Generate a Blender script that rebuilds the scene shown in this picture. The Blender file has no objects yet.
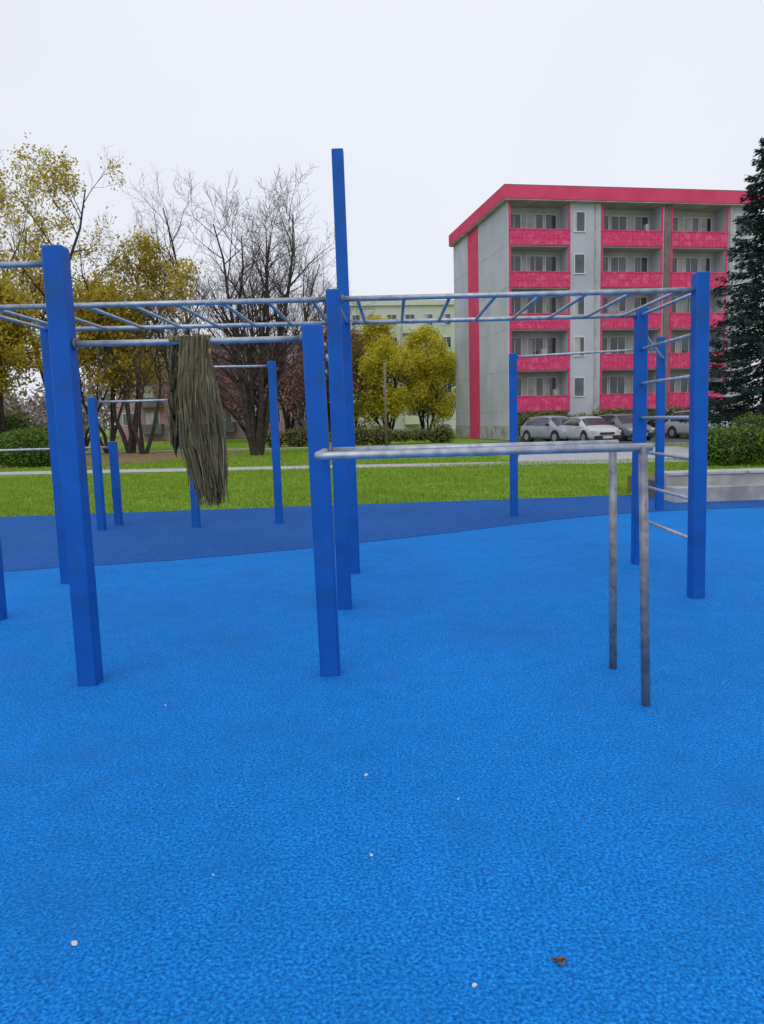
import bpy, bmesh, math, random
import numpy as np
from mathutils import Vector, Matrix
R=math.radians
scene=bpy.context.scene
col=scene.collection
# ------------------------------------------------------------ materials
def newmat(name):
    m=bpy.data.materials.new(name); m.use_nodes=True
    nt=m.node_tree; b=nt.nodes['Principled BSDF']
    return m,nt,b
def N(nt,t,**k):
    n=nt.nodes.new(t)
    for a,v in k.items(): setattr(n,a,v)
    return n
def noise_mat(name,c1,c2,scale=5,rough=.6,metal=0,bump=0,bscale=None,detail=6,lo=.35,hi=.65,c3=None,scale3=1.0,spec=.5,lo3=.45,hi3=.65,stretch=None):
    m,nt,b=newmat(name)
    tc=N(nt,'ShaderNodeTexCoord'); no=N(nt,'ShaderNodeTexNoise')
    no.inputs['Scale'].default_value=scale; no.inputs['Detail'].default_value=detail
    src=tc.outputs['Object']
    if stretch:
        mp=N(nt,'ShaderNodeMapping'); mp.inputs['Scale'].default_value=stretch; nt.links.new(src,mp.inputs[0]); src=mp.outputs[0]
    nt.links.new(src,no.inputs['Vector'])
    r=N(nt,'ShaderNodeValToRGB'); r.color_ramp.elements[0].position=lo; r.color_ramp.elements[1].position=hi
    r.color_ramp.elements[0].color=(*c1,1); r.color_ramp.elements[1].color=(*c2,1)
    nt.links.new(no.outputs[0],r.inputs[0]); out=r.outputs[0]
    if c3:
        n3=N(nt,'ShaderNodeTexNoise'); n3.inputs['Scale'].default_value=scale3; n3.inputs['Detail'].default_value=5
        nt.links.new(src,n3.inputs['Vector'])
        mr=N(nt,'ShaderNodeMapRange'); mr.inputs[1].default_value=lo3; mr.inputs[2].default_value=hi3
        nt.links.new(n3.outputs[0],mr.inputs[0])
        mx=N(nt,'ShaderNodeMix',data_type='RGBA'); nt.links.new(mr.outputs[0],mx.inputs[0])
        nt.links.new(out,mx.inputs[6]); mx.inputs[7].default_value=(*c3,1); out=mx.outputs[2]
    nt.links.new(out,b.inputs['Base Color'])
    b.inputs['Roughness'].default_value=rough; b.inputs['Metallic'].default_value=metal
    b.inputs['Specular IOR Level'].default_value=spec
    if bump:
        nb=N(nt,'ShaderNodeTexNoise'); nb.inputs['Scale'].default_value=bscale or scale; nb.inputs['Detail'].default_value=4
        nt.links.new(tc.outputs['Object'],nb.inputs['Vector'])
        bp=N(nt,'ShaderNodeBump'); bp.inputs['Strength'].default_value=bump; bp.inputs['Distance'].default_value=.01
        nt.links.new(nb.outputs[0],bp.inputs['Height']); nt.links.new(bp.outputs[0],b.inputs['Normal'])
    return m
def leaf_mat(name,cols,trans=.35,rough=.6):
    m,nt,b=newmat(name)
    g=N(nt,'ShaderNodeNewGeometry'); r=N(nt,'ShaderNodeValToRGB')
    el=r.color_ramp.elements
    while len(el)<len(cols): el.new(.5)
    for i,c in enumerate(cols):
        el[i].position=i/(len(cols)-1); el[i].color=(*c,1)
    nt.links.new(g.outputs['Random Per Island'],r.inputs[0])
    nt.links.new(r.outputs[0],b.inputs['Base Color']); b.inputs['Roughness'].default_value=rough
    b.inputs['Specular IOR Level'].default_value=.2
    if trans>0:
        t=N(nt,'ShaderNodeBsdfTranslucent'); nt.links.new(r.outputs[0],t.inputs[0])
        mx=N(nt,'ShaderNodeMixShader'); mx.inputs[0].default_value=trans
        nt.links.new(b.outputs[0],mx.inputs[1]); nt.links.new(t.outputs[0],mx.inputs[2])
        nt.links.new(mx.outputs[0],nt.nodes['Material Output'].inputs[0])
    return m
def rubber(name,a,b_,c,dirt):
    m,nt,b=newmat(name)
    tc=N(nt,'ShaderNodeTexCoord')
    def noise(s,d):
        n=N(nt,'ShaderNodeTexNoise'); n.inputs['Scale'].default_value=s; n.inputs['Detail'].default_value=d
        nt.links.new(tc.outputs['Object'],n.inputs['Vector']); return n
    n1=noise(85,4); n2=noise(1.1,7); n4=noise(.35,3); n5=noise(6,5)
    vo=N(nt,'ShaderNodeTexVoronoi'); vo.inputs['Scale'].default_value=125; nt.links.new(tc.outputs['Object'],vo.inputs['Vector'])
    r=N(nt,'ShaderNodeValToRGB'); el=r.color_ramp.elements
    el[0].position=.36; el[0].color=(*a,1); el[1].position=.66; el[1].color=(*c,1)
    e=el.new(.5); e.color=(*b_,1)
    nt.links.new(n1.outputs[0],r.inputs[0])
    def mul(src,node_out,i0,i1,o0,o1):
        mr=N(nt,'ShaderNodeMapRange'); mr.inputs[1].default_value=i0; mr.inputs[2].default_value=i1; mr.inputs[3].default_value=o0; mr.inputs[4].default_value=o1
        nt.links.new(node_out,mr.inputs[0])
        m1=N(nt,'ShaderNodeMix',data_type='RGBA',blend_type='MULTIPLY'); m1.inputs[0].default_value=1
        nt.links.new(src,m1.inputs[6]); nt.links.new(mr.outputs[0],m1.inputs[7]); return m1.outputs[2]
    s=mul(r.outputs[0],vo.outputs['Color'],0,1,.74,1.24)
    m2r=N(nt,'ShaderNodeMapRange'); m2r.inputs[1].default_value=.50; m2r.inputs[2].default_value=.75; m2r.inputs[3].default_value=0; m2r.inputs[4].default_value=.6
    nt.links.new(n2.outputs[0],m2r.inputs[0])
    m2=N(nt,'ShaderNodeMix',data_type='RGBA'); nt.links.new(m2r.outputs[0],m2.inputs[0])
    nt.links.new(s,m2.inputs[6]); m2.inputs[7].default_value=(*dirt,1)
    s=mul(m2.outputs[2],n4.outputs[0],.3,.7,.90,1.10)
    s=mul(s,n5.outputs[0],.3,.7,.94,1.07)
    nt.links.new(s,b.inputs['Base Color'])
    b.inputs['Roughness'].default_value=.85; b.inputs['Specular IOR Level'].default_value=.12
    bp=N(nt,'ShaderNodeBump'); bp.inputs['Strength'].default_value=.75; bp.inputs['Distance'].default_value=.006
    ad=N(nt,'ShaderNodeMath',operation='ADD'); nt.links.new(n1.outputs[0],ad.inputs[0]); nt.links.new(vo.outputs['Distance'],ad.inputs[1])
    nt.links.new(ad.outputs[0],bp.inputs['Height']); nt.links.new(bp.outputs[0],b.inputs['Normal'])
    return m
M={}
M['rub1']=rubber('blue_rubber',(.003,.115,.43),(.005,.195,.62),(.020,.28,.78),(.010,.15,.46))
M['rub2']=rubber('navy_rubber',(.008,.065,.25),(.014,.10,.37),(.026,.15,.48),(.018,.095,.29))
M['post']=noise_mat('blue_paint',(.002,.085,.36),(.004,.115,.47),scale=3,rough=.5,spec=.25,bump=.12,bscale=60,c3=(.012,.085,.25),scale3=7,lo3=.52,hi3=.78)
M['steel']=noise_mat('galvanised_steel',(.33,.35,.39),(.52,.54,.57),scale=18,rough=.45,metal=.6,bump=.1,bscale=90)
M['legsteel']=noise_mat('weathered_steel',(.16,.17,.20),(.28,.295,.325),scale=14,rough=.55,metal=.4,bump=.1,bscale=90,c3=(.15,.12,.11),scale3=30,lo3=.55,hi3=.75)
M['grass']=noise_mat('grass_ground',(.13,.24,.02),(.23,.37,.04),scale=3.0,rough=.95,spec=.05,bump=.5,bscale=20,c3=(.24,.27,.06),scale3=.25,lo3=.5,hi3=.7)
M['dirt']=noise_mat('leaf_litter',(.20,.12,.07),(.32,.20,.13),scale=2.5,rough=.95,spec=.05,c3=(.15,.18,.04),scale3=.4)
M['path']=noise_mat('path_paving',(.36,.36,.37),(.50,.50,.51),scale=4,rough=.9,spec=.2)
M['asphalt']=noise_mat('asphalt',(.08,.08,.085),(.14,.14,.145),scale=8,rough=.9,spec=.2)
M['concrete']=noise_mat('concrete',(.34,.34,.34),(.50,.50,.50),scale=5,rough=.85,bump=.2,bscale=30,c3=(.26,.26,.25),scale3=1.5)
M['gwall']=noise_mat('grey_render',(.48,.50,.57),(.56,.58,.65),scale=.6,rough=.9,spec=.1,detail=8,c3=(.43,.45,.51),scale3=.25)
M['lwall']=noise_mat('loggia_wall',(.44,.42,.42),(.58,.56,.56),scale=.8,rough=.9,spec=.2)
M['pink']=noise_mat('pink_render',(.64,.065,.15),(.71,.085,.185),scale=1.2,rough=.8,spec=.1,detail=8)
M['rail']=noise_mat('pink_balcony_panel',(.62,.040,.14),(.76,.095,.23),scale=9,rough=.75,spec=.15,lo=.35,hi=.65,c3=(.78,.19,.31),scale3=3,lo3=.52,hi3=.75)
M['roof']=noise_mat('roof_felt',(.09,.09,.09),(.14,.14,.14),scale=2,rough=.9)
M['pier']=noise_mat('brown_pier',(.16,.12,.12),(.24,.18,.18),scale=2,rough=.9)
M['glass']=noise_mat('window_glass',(.025,.035,.045),(.09,.11,.13),scale=.7,rough=.12,spec=.8)
M['curtain']=noise_mat('curtain',(.35,.34,.33),(.55,.54,.52),scale=1.5,rough=.9)
M['white']=noise_mat('white_frame',(.60,.61,.63),(.72,.73,.74),scale=2,rough=.6)
M['grn']=noise_mat('green_render',(.46,.54,.42),(.54,.60,.48),scale=.5,rough=.9,c3=(.58,.60,.55),scale3=.1)
M['cream']=noise_mat('cream_render',(.56,.58,.44),(.62,.64,.52),scale=.5,rough=.9)
M['mauve']=noise_mat('mauve_render',(.32,.18,.20),(.42,.26,.28),scale=.5,rough=.9,c3=(.40,.33,.34),scale3=.15)
M['bark']=noise_mat('dark_bark',(.035,.028,.026),(.075,.06,.055),scale=6,rough=.9,spec=.1,bump=.3)
M['twig']=noise_mat('grey_twig',(.07,.055,.06),(.13,.10,.10),scale=4,rough=.9,spec=.1)
M['tanbark']=noise_mat('tan_bark',(.10,.08,.05),(.19,.14,.085),scale=4,rough=.9,spec=.1)
M['ochre']=leaf_mat('ochre_leaves',[(.30,.20,.04),(.55,.42,.05),(.66,.52,.08),(.42,.40,.07)],.45)
M['yellow']=leaf_mat('yellow_leaves',[(.42,.40,.04),(.70,.60,.05),(.78,.66,.07),(.40,.46,.06)],.45)
M['olive']=leaf_mat('olive_leaves',[(.09,.10,.03),(.17,.17,.05),(.24,.20,.08)],0)
M['green']=leaf_mat('shrub_leaves',[(.05,.10,.018),(.12,.20,.03),(.20,.29,.05)],.2)
M['needle']=leaf_mat('spruce_needles',[(.008,.022,.022),(.016,.042,.038),(.035,.07,.065)],0)
M['mist']=leaf_mat('distant_twigs',[(.22,.18,.18),(.31,.25,.24),(.28,.28,.19)],0)
M['redtwig']=leaf_mat('reddish_twigs',[(.27,.10,.12),(.37,.17,.18),(.29,.19,.17)],0)
M['blade']=leaf_mat('grass_blades',[(.11,.21,.018),(.20,.34,.028),(.33,.46,.06),(.18,.30,.035)],.25)
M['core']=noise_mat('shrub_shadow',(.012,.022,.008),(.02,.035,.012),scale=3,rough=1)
M['soil']=noise_mat('soil',(.10,.08,.055),(.17,.13,.10),scale=3,rough=1)
M['drape']=noise_mat('olive_brown_net',(.055,.048,.028),(.12,.10,.06),scale=22,rough=.95,spec=.05,bump=.4,bscale=60)
M['strand']=leaf_mat('dried_strands',[(.07,.06,.03),(.17,.14,.075),(.24,.20,.11),(.12,.105,.05),(.38,.32,.20)],.15)
M['pebble']=noise_mat('pale_stone',(.55,.50,.44),(.75,.72,.68),scale=40,rough=.8)
M['leafb']=noise_mat('dead_leaf',(.10,.05,.03),(.2,.1,.06),scale=60,rough=.9)
M['tyre']=noise_mat('tyre_rubber',(.015,.015,.015),(.03,.03,.03),scale=10,rough=.8)
M['dark']=noise_mat('dark_plastic',(.02,.02,.02),(.035,.035,.035),scale=10,rough=.6)
M['lamp']=noise_mat('lamp_glass',(.5,.5,.5),(.7,.7,.7),scale=10,rough=.2)
M['redlamp']=noise_mat('tail_lamp',(.35,.01,.01),(.5,.02,.02),scale=10,rough=.2)
M['wood']=noise_mat('pole_wood',(.16,.13,.10),(.24,.20,.16),scale=12,rough=.9)
def paint(n,c): return noise_mat(n,tuple(x*.9 for x in c),c,scale=1,rough=.3,spec=.6)
# ------------------------------------------------------------ mesh helpers
def obj(name,V,F,mats,parent=None,smooth=False,mi=None,loc=None):
    me=bpy.data.meshes.new(name); me.from_pydata(V,[],F); 
    if not isinstance(mats,(list,tuple)): mats=[mats]
    for m in mats: me.materials.append(m)
    if mi is not None: me.polygons.foreach_set('material_index',mi)
    if smooth: me.polygons.foreach_set('use_smooth',[True]*len(me.polygons))
    me.update()
    o=bpy.data.objects.new(name,me); col.objects.link(o)
    if parent: o.parent=parent
    if loc: o.location=loc
    return o
def empty(name,loc=(0,0,0),rz=0):
    e=bpy.data.objects.new(name,None); e.location=loc; e.rotation_euler=(0,0,rz); col.objects.link(e); e.empty_display_size=.3
    return e
def tube(V,F,pts,rads,sides,cap=False):
    base=len(V); n=len(pts); up=Vector((0,0,1)); prev=None
    for i,p in enumerate(pts):
        if i==0: d=pts[1]-pts[0]
        elif i==n-1: d=pts[-1]-pts[-2]
        else: d=pts[i+1]-pts[i-1]
        d=d.normalized()
        if prev is None:
            a=d.cross(up if abs(d.z)<.9 else Vector((1,0,0))).normalized()
        else:
            a=(prev-d*prev.dot(d)).normalized()
        prev=a; b=d.cross(a)
        for k in range(sides):
            t=2*math.pi*k/sides
            V.append(tuple(p+(a*math.cos(t)+b*math.sin(t))*rads[i]))
    for i in range(n-1):
        for k in range(sides):
            k2=(k+1)%sides
            F.append((base+i*sides+k,base+i*sides+k2,base+(i+1)*sides+k2,base+(i+1)*sides+k))
    if cap:
        F.append(tuple(base+k for k in range(sides))[::-1]); F.append(tuple(base+(n-1)*sides+k for k in range(sides)))
class MB:
    def __init__(s): s.V=[];s.F=[]
    def box(s,x0,x1,y0,y1,z0,z1):
        b=len(s.V)
        s.V+=[(x0,y0,z0),(x1,y0,z0),(x1,y1,z0),(x0,y1,z0),(x0,y0,z1),(x1,y0,z1),(x1,y1,z1),(x0,y1,z1)]
        s.F+=[(b,b+3,b+2,b+1),(b+4,b+5,b+6,b+7),(b,b+1,b+5,b+4),(b+1,b+2,b+6,b+5),(b+2,b+3,b+7,b+6),(b+3,b,b+4,b+7)]
    def out(s,name,mat,parent=None,bevel=0,seg=2):
        o=obj(name,s.V,s.F,mat,parent)
        if bevel:
            m=o.modifiers.new('b','BEVEL'); m.width=bevel; m.segments=seg
        return o
def pipe(name,pts,r,mat,parent,sides=16):
    V=[];F=[]; pts=[Vector(p) for p in pts]
    tube(V,F,pts,[r]*len(pts),sides,True)
    o=obj(name,V,F,mat,parent)
    me=o.data
    me.polygons.foreach_set('use_smooth',[len(p.vertices)==4 for p in me.polygons])
    return o
def arc_path(p0,p1,p2,rad,n=6):
    p0,p1,p2=map(Vector,(p0,p1,p2)); a=p1+(p0-p1).normalized()*rad; b=p1+(p2-p1).normalized()*rad
    return [a*(1-t)**2+p1*2*t*(1-t)+b*t*t for t in [i/n for i in range(n+1)]]
PW=.055
prnd=random.Random(77)
def post(parent,x,y,h,name='post',w=PW,lean=None):
    if lean is None: lean=(prnd.uniform(-.012,.012),prnd.uniform(-.01,.01))
    bm=bmesh.new(); bmesh.ops.create_cube(bm,size=1)
    for v in bm.verts:
        v.co=Vector((v.co.x*2*w,v.co.y*2*w,(v.co.z+.5)*(h+.05)-.05))
        v.co.x+=lean[0]*v.co.z/h; v.co.y+=lean[1]*v.co.z/h
    bmesh.ops.bevel(bm,geom=bm.edges[:],offset=.012,segments=3,affect='EDGES',profile=.5)
    me=bpy.data.meshes.new(name); bm.to_mesh(me); bm.free(); me.materials.append(M['post'])
    for p in me.polygons: p.use_smooth=p.area<.03
    o=bpy.data.objects.new(name,me); o.location=(x,y,0); o.parent=parent; col.objects.link(o)
    return o
def flange(parent,c,axis,r=.04):
    c=Vector(c); a=Vector(axis).normalized()*.008
    pipe('flange',[c-a,c+a],r,M['legsteel'],parent,14)
def bolt(parent,c,axis,r=.012):
    c=Vector(c); a=Vector(axis).normalized()*.008
    pipe('bolt',[c-a,c+a],r,M['steel'],parent,6)
# ------------------------------------------------------------ ground
def sheet(name,pts,z,mat):
    return obj(name,[(x,y,z) for x,y in pts],[tuple(range(len(pts)))],mat)
sheet('ground',[(-500,-60),(500,-60),(500,900),(-500,900)],-.03,M['grass'])
edge=[(-14,12.6),(-6.7,13.0),(-.75,13.4),(4.75,13.75),(9,13.9)]
sheet('rubber_playground_surface',[(-14,-8),(9,-8)]+edge[::-1],0,M['rub1'])
cur=[(-14,7.2),(-9,7.25),(-6,7.5),(-4.1,7.9),(-2.3,8.3),(-.64,8.95),(.9,9.75),(2.4,10.7),(3.6,11.2),(4.9,11.45),(9,11.6)]
def chaikin(p,n=3):
    for _ in range(n):
        q=[p[0]]
        for a,b in zip(p,p[1:]):
            q+= [(a[0]*.75+b[0]*.25,a[1]*.75+b[1]*.25),(a[0]*.25+b[0]*.75,a[1]*.25+b[1]*.75)]
        q.append(p[-1]); p=q
    return p
dk=chaikin(cur)
dk=[(x+.012*math.sin(i*2.7),y+.014*math.sin(i*1.9+1)) for i,(x,y) in enumerate(dk)]
sheet('rubber_border_surface',dk+[(9,13.895),(4.75,13.745),(-.75,13.395),(-6.7,12.995),(-14,12.595)],.004,M['rub2'])
sheet('footpath',[(-90,33.6),(-13.6,25.9),(4.1,23.5),(9.5,22.6),(9.5,24.6),(4.1,25.3),(-13.6,27.7),(-90,36)],-.018,M['path'])
sheet('paved_forecourt',[(4.6,25.32),(9.5,24.7),(13,25.5),(13,33),(6.2,33)],-.014,M['path'])
sheet('leaf_litter_ground',chaikin([(-15,31),(-9,30),(-7.5,37),(-7,43),(-14,46),(-23,45),(-20,35),(-15,31)],2)[:-1],-.022,M['dirt'])
sheet('parking_road',[(3,35),(60,33),(60,45.5),(6,45.5),(4,43)],-.016,M['asphalt'])
sheet('service_path',[(-60,52),(4,43.5),(4,44.6),(-60,53.6)],-.017,M['path'])
mb=MB(); 
for i in range(26): mb.box(4+i*2.0,4+i*2.0+1.99,34.2,34.34,-.05,.10)
o=mb.out('parking_kerb',M['concrete'],bevel=.01)
rng=np.random.default_rng(3)
def grass_field(name,xr,yr,n,h0,h1,w,ylo=None,hole=None):
    x=rng.uniform(*xr,n); y=yr[0]+(yr[1]-yr[0])*rng.random(n)**1.35
    keep=y>ylo(x) if ylo else np.ones(n,bool)
    if hole:
        d=((x-hole[0])/hole[2])**2+((y-hole[1])/hole[3])**2
        keep&=(d>1)|(rng.random(n)<.08)
    x=x[keep];y=y[keep];n=len(x)
    h=rng.uniform(h0,h1,n)*(.75+.35*np.sin(x*1.9+np.sin(y*1.3)*2)*np.sin(y*1.7+x))
    a=rng.uniform(0,2*np.pi,n); ww=w*(.6+.8*rng.random(n))
    lx=rng.normal(0,.35,n)*h; ly=rng.normal(0,.35,n)*h
    V=np.zeros((n,3,3)); V[:,0]=np.c_[x-np.cos(a)*ww,y-np.sin(a)*ww,np.full(n,-.03)]
    V[:,1]=np.c_[x+np.cos(a)*ww,y+np.sin(a)*ww,np.full(n,-.03)]; V[:,2]=np.c_[x+lx,y+ly,-.03+h]
    me=bpy.data.meshes.new(name); me.vertices.add(3*n); me.vertices.foreach_set('co',V.ravel())
    me.loops.add(3*n); me.loops.foreach_set('vertex_index',np.arange(3*n,dtype=np.int32))
    me.polygons.add(n); me.polygons.foreach_set('loop_start',np.arange(0,3*n,3,dtype=np.int32))
    me.update(calc_edges=True); me.materials.append(M['blade'])
    o=bpy.data.objects.new(name,me); col.objects.link(o); return o
ylo=lambda x: np.interp(x,[-14,-6.7,-.75,4.75,9,30],[12.60,13.0,13.40,13.75,13.9,14])
grass_field('grass',(-13,12),(12.5,24.5),140000,.05,.11,.008,lambda x: ylo(x))
def ylo2(x): return np.interp(x,[-90,-13.6,4.1,9.5],[36,27.8,25.4,24.7])
grass_field('grass',(-24,4.5),(25,42),45000,.06,.13,.016,ylo2,(-14.5,38,7.5,7.5))
# ------------------------------------------------------------ climbing frames
ST=M['steel']
mk=empty('monkey_bars')
O_=(-3.1,5.87);E_=(-3.1,7.24);C_=(-.32,5.92);D_=(-.29,7.33);F_=(2.53,5.96);G_=(2.55,7.40)
post(mk,*O_,2.5);post(mk,*E_,2.5);post(mk,*C_,2.5);post(mk,*D_,4.0,'tall_post',lean=(-.03,0));post(mk,*F_,2.56,lean=(-.02,0));post(mk,*G_,2.5)
ZR=2.43
def ladder(a0,a1,b0,b1,nr,z):
    for p,q in ((a0,a1),(b0,b1)):
        p3=Vector((p[0]+PW,p[1],z)); q3=Vector((q[0]-PW,q[1],z))
        pipe('side_rail',[p3,q3],.021,ST,mk)
        flange(mk,p3+Vector((.008,0,0)),(1,0,0),.032); flange(mk,q3-Vector((.008,0,0)),(1,0,0),.032)
    for i in range(nr):
        t=(i+.5)/nr
        p=Vector((a0[0]*(1-t)+a1[0]*t,a0[1]*(1-t)+a1[1]*t,z)); q=Vector((b0[0]*(1-t)+b1[0]*t,b0[1]*(1-t)+b1[1]*t,z))
        pipe('rung',[p,q],.0145,ST,mk,12)
ladder(O_,C_,E_,D_,8,ZR); ladder(C_,F_,D_,G_,8,ZR)
for i,z in enumerate((.46,.79,1.12,1.45,1.78,2.11,2.43)):
    pipe('wall_ladder_rung',[(F_[0],F_[1]+PW-.01,z),(G_[0],G_[1]-PW+.01,z)],.0155,ST,mk,12)
pipe('cross_rail',[(C_[0],C_[1]+PW,ZR),(D_[0],D_[1]-PW,ZR)],.0155,ST,mk)
pipe('cross_rail',[(O_[0],O_[1]+PW,ZR),(E_[0],E_[1]-PW,ZR)],.0155,ST,mk)
pu=empty('pull_up_bar')
A_=(-1.755,4.30);B_=(-.335,4.35)
post(pu,*A_,2.5,w=.058,lean=(-.01,0));post(pu,*B_,2.045,w=.058,lean=(-.03,0));post(pu,-3.7,4.28,2.5)
pipe('bar',[(A_[0]+.05,4.30,1.97),(B_[0]-.08,4.35,1.97)],.017,ST,pu)
pipe('bar',[(-3.645,4.28,2.41),(A_[0]-.058,4.30,2.41)],.018,ST,pu)
flange(pu,(A_[0]+.060,4.30,1.97),(1,0,0),.032);flange(pu,(B_[0]-.094,4.35,1.97),(1,0,0),.032);flange(pu,(A_[0]-.070,4.30,2.41),(1,0,0),.034)
for z in (1.78,1.93): bolt(pu,(B_[0]+.036,4.35,z),(1,0,0),.016)
bolt(pu,(B_[0]+.045,4.35,1.86),(1,0,0),.024)
pb=empty('parallel_bars')
zb=1.33
near=[(B_[0]+.02,4.29,zb)]+arc_path((B_[0]+.02,4.28,zb),(B_[0]+.02,3.72,zb),(1.3,3.72,zb),.07)
pipe('near_bar',near+[(1.345,3.72,zb)],.0205,ST,pb)
pipe('far_bar',[(B_[0]+.03,4.33,zb),(1.36,4.30,zb)],.0205,ST,pb)
pipe('leg',[(1.335,3.72,-.03),(1.30,3.72,zb+.005)],.0225,M['legsteel'],pb)
pipe('leg',[(1.345,4.30,-.03),(1.33,4.30,zb-.015)],.0225,M['legsteel'],pb)
flange(pb,(B_[0]+.046,4.33,zb),(1,0,0),.032)
hb=empty('pull_up_bar')
post(hb,2.0,11.27,2.42);post(hb,4.28,11.49,2.62)
pipe('bar',[(2.055,11.27,2.37),(4.225,11.49,2.45)],.018,ST,hb)
pipe('bar',[(4.28,11.435,2.3),(2.57,7.46,2.3)],.016,ST,hb)
hb=empty('pull_up_bar')
post(hb,-1.55,11.2,2.4);post(hb,-2.75,11.0,2.4);post(hb,-4.14,10.98,1.94)
pipe('bar',[(-2.70,11.0,2.33),(-1.60,11.2,2.33)],.017,ST,hb);pipe('bar',[(-4.08,10.98,1.87),(-2.80,11.0,1.87)],.017,ST,hb)
hb=empty('low_bar')
post(hb,-4.07,11.5,1.29);post(hb,-7.2,11.3,1.29);pipe('bar',[(-7.15,11.3,1.2),(-4.12,11.5,1.2)],.018,ST,hb)
# ------------------------------------------------------------ draped net of dried strands
random.seed(5)
dr=empty('draped_rope_net',(-1.06,4.325,0))
def cloth(name,side,x0,xm,x1,w0,wm,w1,z1,seed,amp=.03):
    rnd=random.Random(seed); nu,nv=110,60; V=[];F=[]
    ph=[rnd.uniform(0,6.28) for _ in range(6)]
    for j in range(nv+1):
        t=j/nv; z=1.992-(1.992-z1)*t
        if t<.6: k=t/.6; cx=x0+(xm-x0)*k; w=w0+(wm-w0)*k
        else: k=(t-.6)/.4; cx=xm+(x1-xm)*k; w=wm+(w1-wm)*k*k
        for i in range(nu+1):
            s=i/nu*2-1
            a=amp*min(1,.25+t*2)
            y=side*(.022+.02*min(1,t*3))+a*(math.sin(s*9+ph[0]+t*1.5)+.5*math.sin(s*21+ph[1]-t*2))*.7+.012*math.sin(t*23+s*6)
            xx=cx+s*w*.9+.010*math.sin(s*24+ph[2]+t*5)+.008*math.sin(t*19+ph[4])
            zz=z+ (.04*math.sin(s*5+ph[3])+.05*math.sin(s*23)+.03*rnd.uniform(-1,1))*t
            V.append((xx,y,zz))
    for j in range(nv):
        for i in range(nu):
            a=j*(nu+1)+i; F.append((a,a+1,a+nu+2,a+nu+1))
    return obj(name,V,F,M['drape'],dr,True)
cloth('front_fall',-1,.03,.055,.09,.06,.10,.045,1.12,1,.028)
cloth('back_fall',1,-.05,-.09,-.11,.045,.05,.03,1.42,2,.02)
V=[];F=[]
def strands(n,x0,xm,x1,w0,wm,w1,zlo,zhi,ysgn):
    for i in range(n):
        s=random.uniform(-1,1); zb_=random.uniform(zlo,zhi) if random.random()<.6 else random.uniform(zhi,zhi+.35)
        z0=1.995 if random.random()<.6 else random.uniform(1.5,1.95)
        lay=ysgn*random.uniform(.03,.085); ph=random.uniform(0,6); pts=[]; rr=[]
        r=random.uniform(.0022,.0065); fr=random.gauss(0,.02)
        for k in range(13):
            t=k/12; z=z0-(z0-zb_)*t; T=(1.995-z)/(1.995-zlo)
            if T<.6: q=T/.6; cx=x0+(xm-x0)*q; w=w0+(wm-w0)*q
            else: q=(T-.6)/.4; cx=xm+(x1-xm)*q; w=wm+(w1-wm)*q
            pts.append(Vector((cx+s*w+.010*math.sin(t*8+ph)+fr*t*t,lay*min(1,.4+T*2)+.012*math.cos(t*11+ph),z))); rr.append(r*(1-.5*t)*(1+.3*math.sin(t*30+ph)))
        tube(V,F,pts,rr,4)
strands(420,.03,.055,.09,.075,.115,.06,1.03,1.22,-1)
strands(90,.03,.055,.09,.07,.10,.06,1.1,1.3,1)
strands(110,-.05,-.09,-.115,.05,.055,.035,1.36,1.5,1)
obj('strands',V,F,M['strand'],dr)
V=[];F=[]
for i in range(26):
    x=-.10+i*.0085; rr=random.uniform(.024,.034); pts=[Vector((x+random.uniform(-.006,.006),rr*math.cos(a),1.97+rr*math.sin(a))) for a in [math.pi*k/6 for k in range(7)]]
    tube(V,F,pts,[random.uniform(.005,.009)]*7,5)
obj('wrap',V,F,M['strand'],dr)
# ------------------------------------------------------------ litter
def blob(name,loc,s,mat,seed):
    bm=bmesh.new(); bmesh.ops.create_icosphere(bm,subdivisions=2,radius=1); r=random.Random(seed)
    for v in bm.verts: v.co=Vector((v.co.x*s[0],v.co.y*s[1],v.co.z*s[2]))*r.uniform(.75,1.15)
    me=bpy.data.meshes.new(name); bm.to_mesh(me); bm.free(); me.materials.append(mat)
    o=bpy.data.objects.new(name,me); o.location=loc; o.rotation_euler=(0,0,r.uniform(0,3)); col.objects.link(o)
for i,(x,y,s) in enumerate([(-.936,2.03,.012),(.21,1.825,.008),(-.1,3.03,.011),(-.07,2.44,.008),(-.6,2.35,.005),(.27,2.81,.006),(-1.2,3.9,.007),(.5,3.3,.004)]):
    blob('pebble',(x,y,s*.3),(s,s*.7,s*.55),M['pebble'],i)
V=[];F=[]
for i in range(9):
    a=random.uniform(0,6.28); x=random.uniform(-.018,.018);y=random.uniform(-.012,.012); l=random.uniform(.006,.014)
    b=len(V); V+=[(x-l*math.cos(a),y-l*math.sin(a),.003),(x+l*.5*math.sin(a),y-l*.5*math.cos(a),.007),(x+l*math.cos(a),y+l*math.sin(a),.004),(x-l*.5*math.sin(a),y+l*.5*math.cos(a),.009)]; F.append((b,b+1,b+2,b+3))
obj('dead_leaf',V,F,M['leafb'],loc=(.456,1.90,0))
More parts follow.
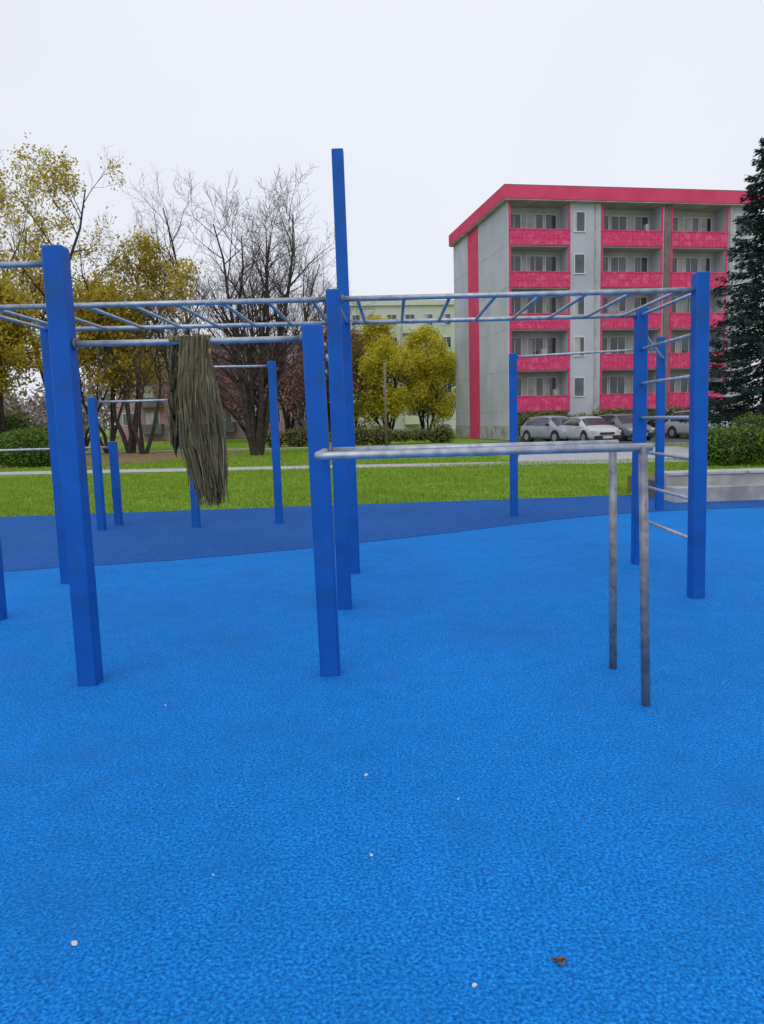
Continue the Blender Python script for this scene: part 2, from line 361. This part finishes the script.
# ------------------------------------------------------------ trees
def leafquads(V,F,c,n,spread,s0,s1,rnd):
    for _ in range(n):
        p=Vector((rnd.gauss(0,spread),rnd.gauss(0,spread),rnd.gauss(0,spread)))+c
        a=Vector((rnd.uniform(-1,1),rnd.uniform(-1,1),rnd.uniform(-1,1))).normalized()
        b=a.cross(Vector((rnd.uniform(-1,1),rnd.uniform(-1,1),rnd.uniform(-1,1)))).normalized()
        s=rnd.uniform(s0,s1); k=len(V)
        V+= [tuple(p-a*s),tuple(p+b*s*.45),tuple(p+a*s),tuple(p-b*s*.45)]; F.append((k,k+1,k+2,k+3))
def tree(name,loc,H,seed,stems=1,spread=.1,kids=(14,8,6),ratio=(.36,.45,.45),r0=.16,first=.25,leaf=None,nl=4,ls=(.06,.12),lsp=.15,bark='bark',twig='twig',ang=(30,60),trop=.12,minr=.008,clump=None,wob=.15):
    rnd=random.Random(seed); V=[];F=[];V2=[];F2=[];LV=[];LF=[]
    def grow(p,d,L,r,lev):
        ns=7 if lev==0 else (4 if lev==1 else 3)
        pts=[p.copy()];ds=[d.copy()]; rad=[r]
        for i in range(ns):
            j=wob if lev==0 else .24
            d=(d+Vector((rnd.gauss(0,j),rnd.gauss(0,j),rnd.gauss(0,j*.6)))+Vector((0,0,trop))).normalized()
            p=p+d*(L/ns); pts.append(p.copy()); ds.append(d.copy())
            rad.append(max(minr*.6,r*(1-.85*(i+1)/ns)))
        if lev<2: tube(V,F,pts,rad,7 if lev==0 else 5)
        else: tube(V2,F2,pts,rad,3)
        if lev<len(kids):
            n=max(2,int(kids[lev]*rnd.uniform(.8,1.2)))
            for k in range(n):
                f=(first if lev==0 else .2)+(1-(first if lev==0 else .2))*(k+rnd.random())/n
                x=f*ns; i=min(ns-1,int(x)); t=x-i
                q=pts[i].lerp(pts[i+1],t); dd=ds[min(i+1,ns)]; rr=rad[i]*(1-t)+rad[i+1]*t
                perp=dd.cross(Vector((rnd.uniform(-1,1),rnd.uniform(-1,1),rnd.uniform(-1,1)))).normalized()
                a=R(rnd.uniform(*ang))
                shape=(1.15-.6*f) if lev==0 else (1.1-.4*f)
                grow(q,dd*math.cos(a)+perp*math.sin(a),L*ratio[lev]*shape*rnd.uniform(.7,1.25),max(minr,rr*.6),lev+1)
        elif leaf:
            if clump is None or math.sin(p.x*clump+seed)+math.sin(p.y*clump)+math.sin(p.z*clump*1.3+seed)>-.5:
                leafquads(LV,LF,pts[-1],nl,lsp,ls[0],ls[1],rnd); leafquads(LV,LF,pts[1],max(1,nl//2),lsp,ls[0],ls[1],rnd)
    for s in range(stems):
        a=2*math.pi*(s+rnd.random()*.5)/stems
        sp=spread if stems>1 else spread*.4
        d=Vector((math.cos(a)*sp,math.sin(a)*sp,1)).normalized()
        k=1 if s==0 else rnd.uniform(.7,.95)
        grow(Vector((math.cos(a)*.12*(stems>1),math.sin(a)*.12*(stems>1),-.1)),d,H*k,r0*k,0)
    e=empty(name,loc)
    obj('trunk_and_limbs',V,F,M[bark],e,True)
    obj('twigs',V2,F2,M[twig],e)
    if LV: obj('leaves',LV,LF,M[leaf],e)
    return e
def copytree(e,name,loc,rz,s):
    n=empty(name,loc,rz); n.scale=(s,s,s)
    for c in e.children:
        o=bpy.data.objects.new(c.name.split('.')[0],c.data); o.parent=n; col.objects.link(o)
t1=tree('bare_tree',(-5.9,36,0),11.6,19,stems=6,spread=.24,kids=(15,9,7),r0=.19,first=.2,ratio=(.40,.46,.48),minr=.008,trop=.16,wob=.10)
t2=tree('bare_tree',(-12.5,50,0),15.0,12,stems=3,spread=.2,kids=(14,9,6),ratio=(.4,.46,.46),r0=.2,trop=.15)
copytree(t2,'bare_tree',(-7.5,62,0),2.1,1.0)
copytree(t1,'bare_tree',(-3.6,58,0),1.3,.95)
o1=tree('ochre_leaf_tree',(-18.6,46,0),15.8,21,stems=2,spread=.2,kids=(15,9,6),ratio=(.4,.46,.46),r0=.24,leaf='ochre',nl=6,ls=(.07,.15),lsp=.24,first=.3,clump=.9,twig='tanbark')
o2=tree('ochre_leaf_tree',(-14.6,44,0),11.6,22,stems=3,spread=.22,kids=(13,9,6),ratio=(.4,.46,.46),r0=.2,leaf='ochre',nl=11,ls=(.08,.17),lsp=.28,first=.35,clump=.8,twig='tanbark')
copytree(o1,'ochre_leaf_tree',(-25.5,50,0),1.8,1.08)
copytree(o2,'ochre_leaf_tree',(-20.5,41,0),2.8,.92)
u1=tree('young_tree',(-13.2,42,0),9,31,stems=4,spread=.25,kids=(9,6,4),r0=.12,first=.45)
copytree(u1,'young_tree',(-16.2,45,0),1.2,1.1);copytree(u1,'young_tree',(-11,44,0),2.6,1.0);copytree(u1,'young_tree',(-20.5,52,0),4.1,1.1)
copytree(u1,'young_tree',(-2.2,60,0),.7,.9)
y1=tree('yellow_blossom_tree',(.6,60,0),8.6,41,stems=5,spread=.4,kids=(12,8,6),ratio=(.44,.46,.45),r0=.13,leaf='yellow',nl=10,ls=(.08,.17),lsp=.24,first=.12,twig='tanbark',clump=1.3)
copytree(y1,'yellow_blossom_tree',(3.9,62,0),2.2,.92)
rt=tree('red_twig_tree',(-5.6,60,0),8.5,42,stems=5,spread=.35,kids=(11,8,5),ratio=(.42,.46,.45),r0=.1,leaf='redtwig',nl=5,ls=(.08,.15),lsp=.24,first=.1)
copytree(rt,'red_twig_tree',(-11,64,0),1.1,1.0)
copytree(rt,'red_twig_tree',(-15.5,68,0),2.1,1.0)
def spruce(name,loc,H,Rb,seed,z0=1.0):
    rnd=random.Random(seed); V=[];F=[];LV=[];LF=[]
    tube(V,F,[Vector((0,0,-.1)),Vector((.05,0,H*.5)),Vector((0,0,H))],[.18,.1,.015],8)
    n=38
    for w in range(n):
        f=w/(n-1); z=z0+(H-z0)*f**.95; L=Rb*(1-f)**.75+.12
        for b in range(11 if f<.8 else 7):
            a=rnd.uniform(0,6.28); l=L*rnd.uniform(.7,1.15); pts=[]
            for k in range(6):
                t=k/5; pts.append(Vector((math.cos(a)*l*t,math.sin(a)*l*t,z-l*.35*t+l*.22*t*t*t+rnd.uniform(-.03,.03))))
            tube(V,F,pts,[.03*(1-f*.6)*(1-.8*k/5) for k in range(6)],3)
            m=int(30+150*l/Rb)
            for q in range(m):
                t=rnd.random()**.7*5; i=min(4,int(t)); c=pts[i].lerp(pts[i+1],t-i)
                side=Vector((-math.sin(a),math.cos(a),0))*rnd.uniform(-1,1)*(.06+.25*(1-t/5)*l/2)
                c=c+side-Vector((0,0,rnd.uniform(0,.22)))
                d=(Vector((math.cos(a),math.sin(a),-.5))+side*2+Vector((rnd.gauss(0,.3),rnd.gauss(0,.3),rnd.gauss(0,.3)))).normalized()
                bb=d.cross(Vector((rnd.gauss(0,1),rnd.gauss(0,1),1))).normalized(); s=rnd.uniform(.07,.16); k0=len(LV)
                LV+=[tuple(c-d*s*.4),tuple(c+bb*s*.25),tuple(c+d*s),tuple(c-bb*s*.25)];LF.append((k0,k0+1,k0+2,k0+3))
    e=empty(name,loc); obj('trunk_and_limbs',V,F,M['bark'],e); obj('needles',LV,LF,M['needle'],e)
spruce('spruce_tree',(15.3,30,0),12.4,2.85,7)
def shrub(name,loc,blobs,n,size,mat='green',core=True):
    rnd=random.Random(int(abs(loc[0])*10)); e=empty(name,loc); V=[];F=[];CV=[];CF=[]
    tot=sum(b[3]*b[4] for b in blobs)
    for (x,y,z,rx,rz) in blobs:
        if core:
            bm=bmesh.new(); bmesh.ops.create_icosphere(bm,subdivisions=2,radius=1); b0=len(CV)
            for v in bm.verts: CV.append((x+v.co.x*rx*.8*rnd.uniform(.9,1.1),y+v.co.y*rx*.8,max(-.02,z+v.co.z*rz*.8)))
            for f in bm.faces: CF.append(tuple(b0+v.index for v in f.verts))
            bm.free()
        for _ in range(int(n*rx*rz/tot)):
            d=Vector((rnd.gauss(0,1),rnd.gauss(0,1),rnd.gauss(0,1))).normalized(); k=rnd.uniform(.78,1.1)
            c=Vector((x+d.x*rx*k,y+d.y*rx*k,z+d.z*rz*k))
            if c.z<0: continue
            leafquads(V,F,c,1,.02,size*.6,size*1.3,rnd)
    if core: obj('shade_core',CV,CF,M['core'],e)  # solid near-black cores; shade inside the foliage is put into their colour
    obj('leaves',V,F,M[mat],e)
shrub('round_shrub',(-14.4,31,0),[(0,0,.75,1.05,.8),(-.8,.3,.7,.9,.7),(.7,.2,.55,.7,.55)],12000,.06)
shrub('evergreen_shrub',(-20.5,42,0),[(0,0,1.2,1.4,1.3),(-1.6,0,1.3,1.4,1.5),(1.5,.5,.8,1,.9)],7000,.08)
shrub('clipped_hedge',(9.3,20.6,0),[(i*.75,.15*math.sin(i*2),.50,.55,.55+.05*math.sin(i*3)) for i in range(12)],30000,.045)
shrub('clipped_hedge',(13.5,27.5,0),[(i*.9,0,.6,.75,.75+.08*math.sin(i*2.3)) for i in range(8)],12000,.05)
shrub('foundation_shrub',(9.0,45.9,0),[(i*1.1,0,.8,.8,.9+.15*math.sin(i*1.7)) for i in range(14)],11000,.08,'olive')
shrub('low_shrub',(-6.5,47,0),[(i*1.3,.5*math.sin(i),.5,.8,.5+.2*math.sin(i*1.7)) for i in range(9)],7000,.08,'olive')
rnd=random.Random(9); V=[];F=[]
for i in range(240):
    x=rnd.uniform(-95,12); y=rnd.uniform(95,135); h=rnd.uniform(4,10.5)*(1 if x<-5 else .7)
    p=Vector((x,y,-.1)); top=p+Vector((rnd.gauss(0,.6),0,h)); tube(V,F,[p,top],[.14,.03],3)
    for k in range(90):
        z=h*(.15+.85*rnd.random()); w=h*.3*math.sin(min(1,z/h)*math.pi*.85+.2)
        leafquads(V,F,Vector((x+rnd.gauss(0,w*.6),y+rnd.gauss(0,w*.6),z)),2,.3,.22,.55,rnd)
obj('distant_trees',V,F,M['mist'])
# ------------------------------------------------------------ buildings
def window(fr,gl,x0,x1,z0,z1,yf,mull=1,cur=None):
    t=.06
    fr.box(x0,x1,yf-.05,yf+.02,z1-t,z1);fr.box(x0,x1,yf-.07,yf+.02,z0,z0+t)
    fr.box(x0,x0+t,yf-.047,yf+.02,z0+t,z1-t);fr.box(x1-t,x1,yf-.047,yf+.02,z0+t,z1-t)
    for k in range(mull):
        xm=x0+(x1-x0)*(k+1)/(mull+1); fr.box(xm-t*.4,xm+t*.4,yf-.044,yf+.02,z0+t,z1-t)
    gl.box(x0+t,x1-t,yf-.012,yf+.02,z0+t,z1-t)
    if cur is not None and random.random()<.45:
        xm=x0+(x1-x0)*random.choice([.25,.4,.6]); cur.box(x0+t,xm,yf-.018,yf-.013,z0+t,z1-t)
random.seed(8)
pbld=empty('apartment_block',(8.1,47.5,0),R(10))
W=16.9;Dp=12.0;Z0=1.85;FH=2.53;ZT=14.5
body=MB(); body.box(0,W,1.3,Dp,0,ZT)
piers=[(0,.22),(4.0,6.25),(10.25,10.45),(10.85,11.0),(14.8,W)]
for a,b in piers: body.box(a,b,0,1.298,0,ZT)
body.out('walls',M['gwall'],pbld)
pr=MB(); pr.box(10.452,10.848,-.06,1.297,0,ZT); pr.out('brown_pier',M['pier'],pbld)
lw=MB(); log=[(.22,4.0),(6.25,10.25),(11.0,14.8)]
for a,b in log:
    lw.box(a+.002,b-.002,1.25,1.297,0,ZT-.01)
lw.out('loggia_back_wall',M['lwall'],pbld)
fr=MB();gl=MB();cu=MB();rl=MB();sl=MB();pk=MB();mt=MB()
for k in range(5):
    zf=Z0+FH*k
    for li,(a,b) in enumerate(log):
        sl.box(a+.003,b-.003,.0,1.249,zf-.14,zf)
        rl.box(a-.05,b+.05,-.10,-.05,zf-.06,zf+.83)
        rl.box(a-.08,b+.08,-.13,-.03,zf+.83,zf+.90)
        for q in range(13): 
            xx=a+(b-a)*(q+.5)/13; rl.box(xx-.02,xx+.02,-.125,-.101,zf-.04,zf+.82)
        rl.box(a-.05,b+.05,-.118,-.1015,zf+.36,zf+.40)
        flip=(li%2)
        if flip: 
            window(fr,gl,a+.25,a+1.05,zf+.03,zf+2.12,1.25,0,cu);window(fr,gl,a+1.15,a+2.3,zf+.8,zf+2.12,1.25,1,cu);window(fr,gl,b-1.2,b-.2,zf+.8,zf+2.12,1.25,1,cu)
        else:
            window(fr,gl,b-1.05,b-.25,zf+.03,zf+2.12,1.25,0,cu);window(fr,gl,b-2.3,b-1.15,zf+.8,zf+2.12,1.25,1,cu);window(fr,gl,a+.2,a+1.15,zf+.8,zf+2.12,1.25,1,cu)
        if random.random()<.6:
            x=random.uniform(a+.3,b-.8); mt.box(x,x+random.uniform(.2,.5),.3,.6,zf,zf+random.uniform(.9,1.5))
    window(fr,gl,4.35,5.1,zf+.75,zf+2.0,0,0,cu)
    window(fr,gl,15.3,16.1,zf+.75,zf+2.0,0,0,cu)
for a,b in log:
    pk.box(a-.10,a+.02,-.045,-.002,1.7,ZT-.005);pk.box(b-.02,b+.10,-.045,-.002,1.7,ZT-.005)
for a,b in log: 
    window(fr,gl,a+.5,a+1.3,.5,1.1,1.25,0,None)
fr.out('window_frames',M['white'],pbld);gl.out('window_glass',M['glass'],pbld);cu.out('curtains',M['curtain'],pbld)
rl.out('balcony_panels',M['rail'],pbld);sl.out('balcony_slabs',M['lwall'],pbld);pk.out('pink_trim',M['pink'],pbld);mt.out('balcony_clutter',M['curtain'],pbld)
st=MB(); st.box(-.03,-.002,5.8,8.2,0,ZT-.003); st.out('pink_stripe',M['pink'],pbld)
rf=MB(); rf.box(-.34,W+.4,-.45,Dp+.1,ZT+.02,ZT+.80); rf.out('roof_fascia',M['pink'],pbld,bevel=.02)
rf=MB(); rf.box(-.28,W+.34,-.39,Dp+.05,ZT+.80,ZT+.86); rf.box(5,6,5,6,ZT+.86,ZT+1.3) ;rf.out('roof',M['roof'],pbld)
rf=MB(); rf.box(-.30,W+.36,-.41,Dp+.06,ZT-.04,ZT+.018); rf.out('soffit',M['curtain'],pbld)
pl=MB(); pl.box(-.035,-.003,.0,5.79,0,.9); pl.box(-.035,-.003,8.21,Dp,0,.9); pl.out('plinth',M['concrete'],pbld)
jt=MB()
for k in range(1,6):
    z=Z0+FH*(k-1)-.07
    jt.box(-.006,-.001,.0,5.78,z,z+.03); jt.box(-.006,-.001,8.22,Dp,z,z+.03)
jt.out('panel_joints',M['concrete'],pbld)
dp=MB(); dp.box(5.75,5.85,-.12,-.02,.2,ZT-.05); dp.box(15.0,15.1,-.12,-.02,.2,ZT-.05); dp.out('downpipes',M['curtain'],pbld)
def block(name,loc,rz,W,D,FHs,nf,base,mw,mtop,nwin,roof='roof'):
    e=empty(name,loc,rz); H=base+FHs*nf+.5
    b=MB(); b.box(0,W,0,D,0,H); b.out('walls',mw,e)
    t=MB(); t.box(-.25,W+.25,-.25,D+.25,H,H+.5); t.out('parapet',mtop,e)
    r=MB(); r.box(-.1,W+.1,-.1,D+.1,H+.5,H+.55); r.out('roof',M[roof],e)
    fr=MB();gl=MB();cu=MB();ba=MB()
    sp=W/nwin
    for k in range(nf):
        z=base+FHs*k
        for i in range(nwin):
            x=sp*(i+.5)
            window(fr,gl,x-sp*.28,x+sp*.28,z+.8,z+2.1,0,1,cu)
            if i%3==1:
                ba.box(x-sp*.45,x+sp*.45,-1.0,-.93,z-.1,z+.9); ba.box(x-sp*.45,x+sp*.45,-.929,-.01,z-.1,z+.02)
                ba.box(x-sp*.45,x-sp*.45+.05,-.929,-.01,z+.021,z+.9);ba.box(x+sp*.45-.05,x+sp*.45,-.929,-.01,z+.021,z+.9)
    fr.out('window_frames',M['white'],e);gl.out('window_glass',M['glass'],e);cu.out('curtains',M['curtain'],e);ba.out('balconies',mtop,e)
    return e
block('green_apartment_block',(-5.5,86,0),R(6),14.5,11,2.55,5,1.0,M['grn'],M['cream'],7)
block('mauve_house_row',(-27,78,0),R(-3),20,10,2.7,3,.8,M['mauve'],M['roof'],8)
up=empty('wooden_pole',(.35,41,0)); pipe('shaft',[(0,0,-.1),(0,0,4.6)],.07,M['wood'],up,10); pipe('cap',[(0,0,4.6),(0,0,4.68)],.085,M['wood'],up,10)
cw=empty('concrete_planter_wall',(4.85,12.35,0),R(2))
b=MB(); b.box(0,7,0,.35,-.05,.25); b.box(0,7.0,.352,.75,-.05,.42); b.out('wall_steps',M['concrete'],cw,bevel=.015)
b=MB(); 
for i in range(5): b.box(.02+i*1.4,.02+i*1.4+1.37,.33,.78,.422,.475)
b.out('coping_slabs',M['path'],cw,bevel=.012)
b=MB(); b.box(.02,6.98,.752,2.2,-.05,.30); b.out('soil_fill',M['soil'],cw)
# ------------------------------------------------------------ cars
def car(name,loc,rz,colr,H=1.46,L=4.2,Wd=.88,hatch=True):
    e=empty(name,loc,rz)
    h=H
    st=[(-L/2,.62,.62,.80),(-L/2+.08,.86,.88,.93),(-L/2+.3 if hatch else -L/2+.7,.95,1.0,.99),(-L/2+.62 if hatch else -L/2+1.15,.95,h-.06,1),(-.35,.93,h,1),(.35,.91,h-.03,1),(.62,.90,h-.10,1),(1.28,.87,.92,1),(L/2-.35,.76,.80,.96),(L/2-.06,.62,.64,.86),(L/2,.5,.5,.78)]
    V=[];F=[];MI=[]
    ring=[]
    for (x,zs,zt,wf) in st:
        w=Wd*wf; cab=zt-zs>.2; rw=.72 if cab else .80
        half=[(w*.86,.20),(w,.34),(w*1.0,(.34+zs)/2+.05),(w*.965,zs),(w*(rw+.03),max(zs+.012,zt-.06)),(w*(rw-.12),zt),(w*.3,zt+.015)]
        r=[(x,y,z) for y,z in half]+[(x,-y,z) for y,z in half[::-1]]
        ring.append(len(V)); V+=r
    n=14
    for i in range(len(st)-1):
        for k in range(n):
            k2=(k+1)%n; F.append((ring[i]+k,ring[i]+k2,ring[i+1]+k2,ring[i+1]+k))
            c1=st[i][2]-st[i][1]>.2; c2=st[i+1][2]-st[i+1][1]>.2
            g=0
            if k in (3,9) and (c1 and c2): g=1
            if k in (5,6,7,4,8) and (c1!=c2): g=1
            if k==13: g=2
            MI.append(g)
    F.append(tuple(range(n))[::-1]); MI.append(0); F.append(tuple(ring[-1]+k for k in range(n))); MI.append(0)
    o=obj('body',V,F,[paint(name+'_paint',colr),M['glass'],M['dark']],e,True,MI)
    o.modifiers.new('b','BEVEL').width=.02
    b=MB(); b.box(L/2-.05,L/2+.05,-Wd*.8,Wd*.8,.22,.42); b.box(-L/2-.05,-L/2+.06,-Wd*.8,Wd*.8,.25,.48); b.box(L/2-.03,L/2+.03,-.4,.4,.46,.58)
    b.out('bumpers_and_grille',M['dark'],e,bevel=.03)
    b=MB()
    for s in (-1,1): b.box(L/2-.22,L/2-.01,s*.66-.13,s*.66+.13,.54,.68)
    b.out('headlamps',M['lamp'],e,bevel=.02)
    b=MB()
    for s in (-1,1): b.box(-L/2-.015,-L/2+.2,s*.72-.09,s*.72+.09,.66,.92)
    b.out('tail_lamps',M['redlamp'],e,bevel=.02)
    b=MB(); b.box(L/2+.051,L/2+.058,-.26,.26,.28,.39); b.box(-L/2-.058,-L/2-.051,-.26,.26,.5,.61); b.out('plates',M['white'],e)
    b=MB()
    for s in (-1,1): b.box(.72,.86,s*.98-.09,s*.98+.09,.92,1.05)
    b.out('mirrors',M['dark'],e,bevel=.02)
    for x in (-1.28,1.30):
        for s in (-1,1):
            pipe('wheel_arch',[(x,s*.60,.33),(x,s*(Wd+.006),.33)],.38,M['dark'],e,24)
            pipe('tyre',[(x,s*.66,.31),(x,s*(Wd+.02),.31)],.31,M['tyre'],e,24)
            pipe('rim',[(x,s*.7,.31),(x,s*(Wd+.03),.31)],.19,M['steel'],e,12)
car('parked_car',(9.7,42.2,0),R(-66),(.34,.37,.41))
car('parked_car',(13.6,42.6,0),R(-75),(.20,.21,.24))
car('parked_car',(17.9,42.0,0),R(-70),(.42,.45,.50),H=1.55)
car('parked_car',(21.5,42.4,0),R(-80),(.22,.03,.03))
car('parked_car',(10.9,39.6,0),R(-78),(.55,.57,.60),H=1.38)
# ------------------------------------------------------------ world, sun, camera
w=bpy.data.worlds.new('World'); scene.world=w; w.use_nodes=True; nt=w.node_tree
bg=nt.nodes['Background']; sky=N(nt,'ShaderNodeTexSky'); sky.sky_type='NISHITA'; sky.sun_disc=False
sky.sun_elevation=R(50); sky.sun_rotation=R(200); sky.dust_density=3
tc=N(nt,'ShaderNodeTexCoord'); no=N(nt,'ShaderNodeTexNoise'); no.inputs['Scale'].default_value=1.6; no.inputs['Detail'].default_value=4
nt.links.new(tc.outputs['Generated'],no.inputs['Vector'])
rp=N(nt,'ShaderNodeValToRGB'); rp.color_ramp.elements[0].color=(7.9,8.3,9.4,1); rp.color_ramp.elements[1].color=(8.9,9.2,10.0,1)
rp.color_ramp.elements[0].position=.3; rp.color_ramp.elements[1].position=.7
nt.links.new(no.outputs[0],rp.inputs[0])
mx=N(nt,'ShaderNodeMix',data_type='RGBA'); mx.inputs[0].default_value=.95
nt.links.new(sky.outputs[0],mx.inputs[6]); nt.links.new(rp.outputs[0],mx.inputs[7]); nt.links.new(mx.outputs[2],bg.inputs[0]); bg.inputs[1].default_value=.1
sl_=bpy.data.lights.new('sun','SUN'); sl_.energy=.75; sl_.angle=R(45); sl_.color=(1,.98,.95)
so=bpy.data.objects.new('sun',sl_); so.rotation_euler=(R(40),0,R(-20)); col.objects.link(so)
cd=bpy.data.cameras.new('camera'); cam=bpy.data.objects.new('camera',cd); col.objects.link(cam)
cd.sensor_fit='VERTICAL'; cd.sensor_height=36; cd.lens=750/1024*36; cd.clip_end=2000; cd.clip_start=.05
cam.matrix_world=Matrix.Translation((0,0,1.5))@Matrix.Rotation(R(83),4,'X')@Matrix.Rotation(R(-1.6),4,'Z')
scene.camera=cam
scene.view_settings.view_transform='Standard'; scene.view_settings.look='None'; scene.view_settings.exposure=0
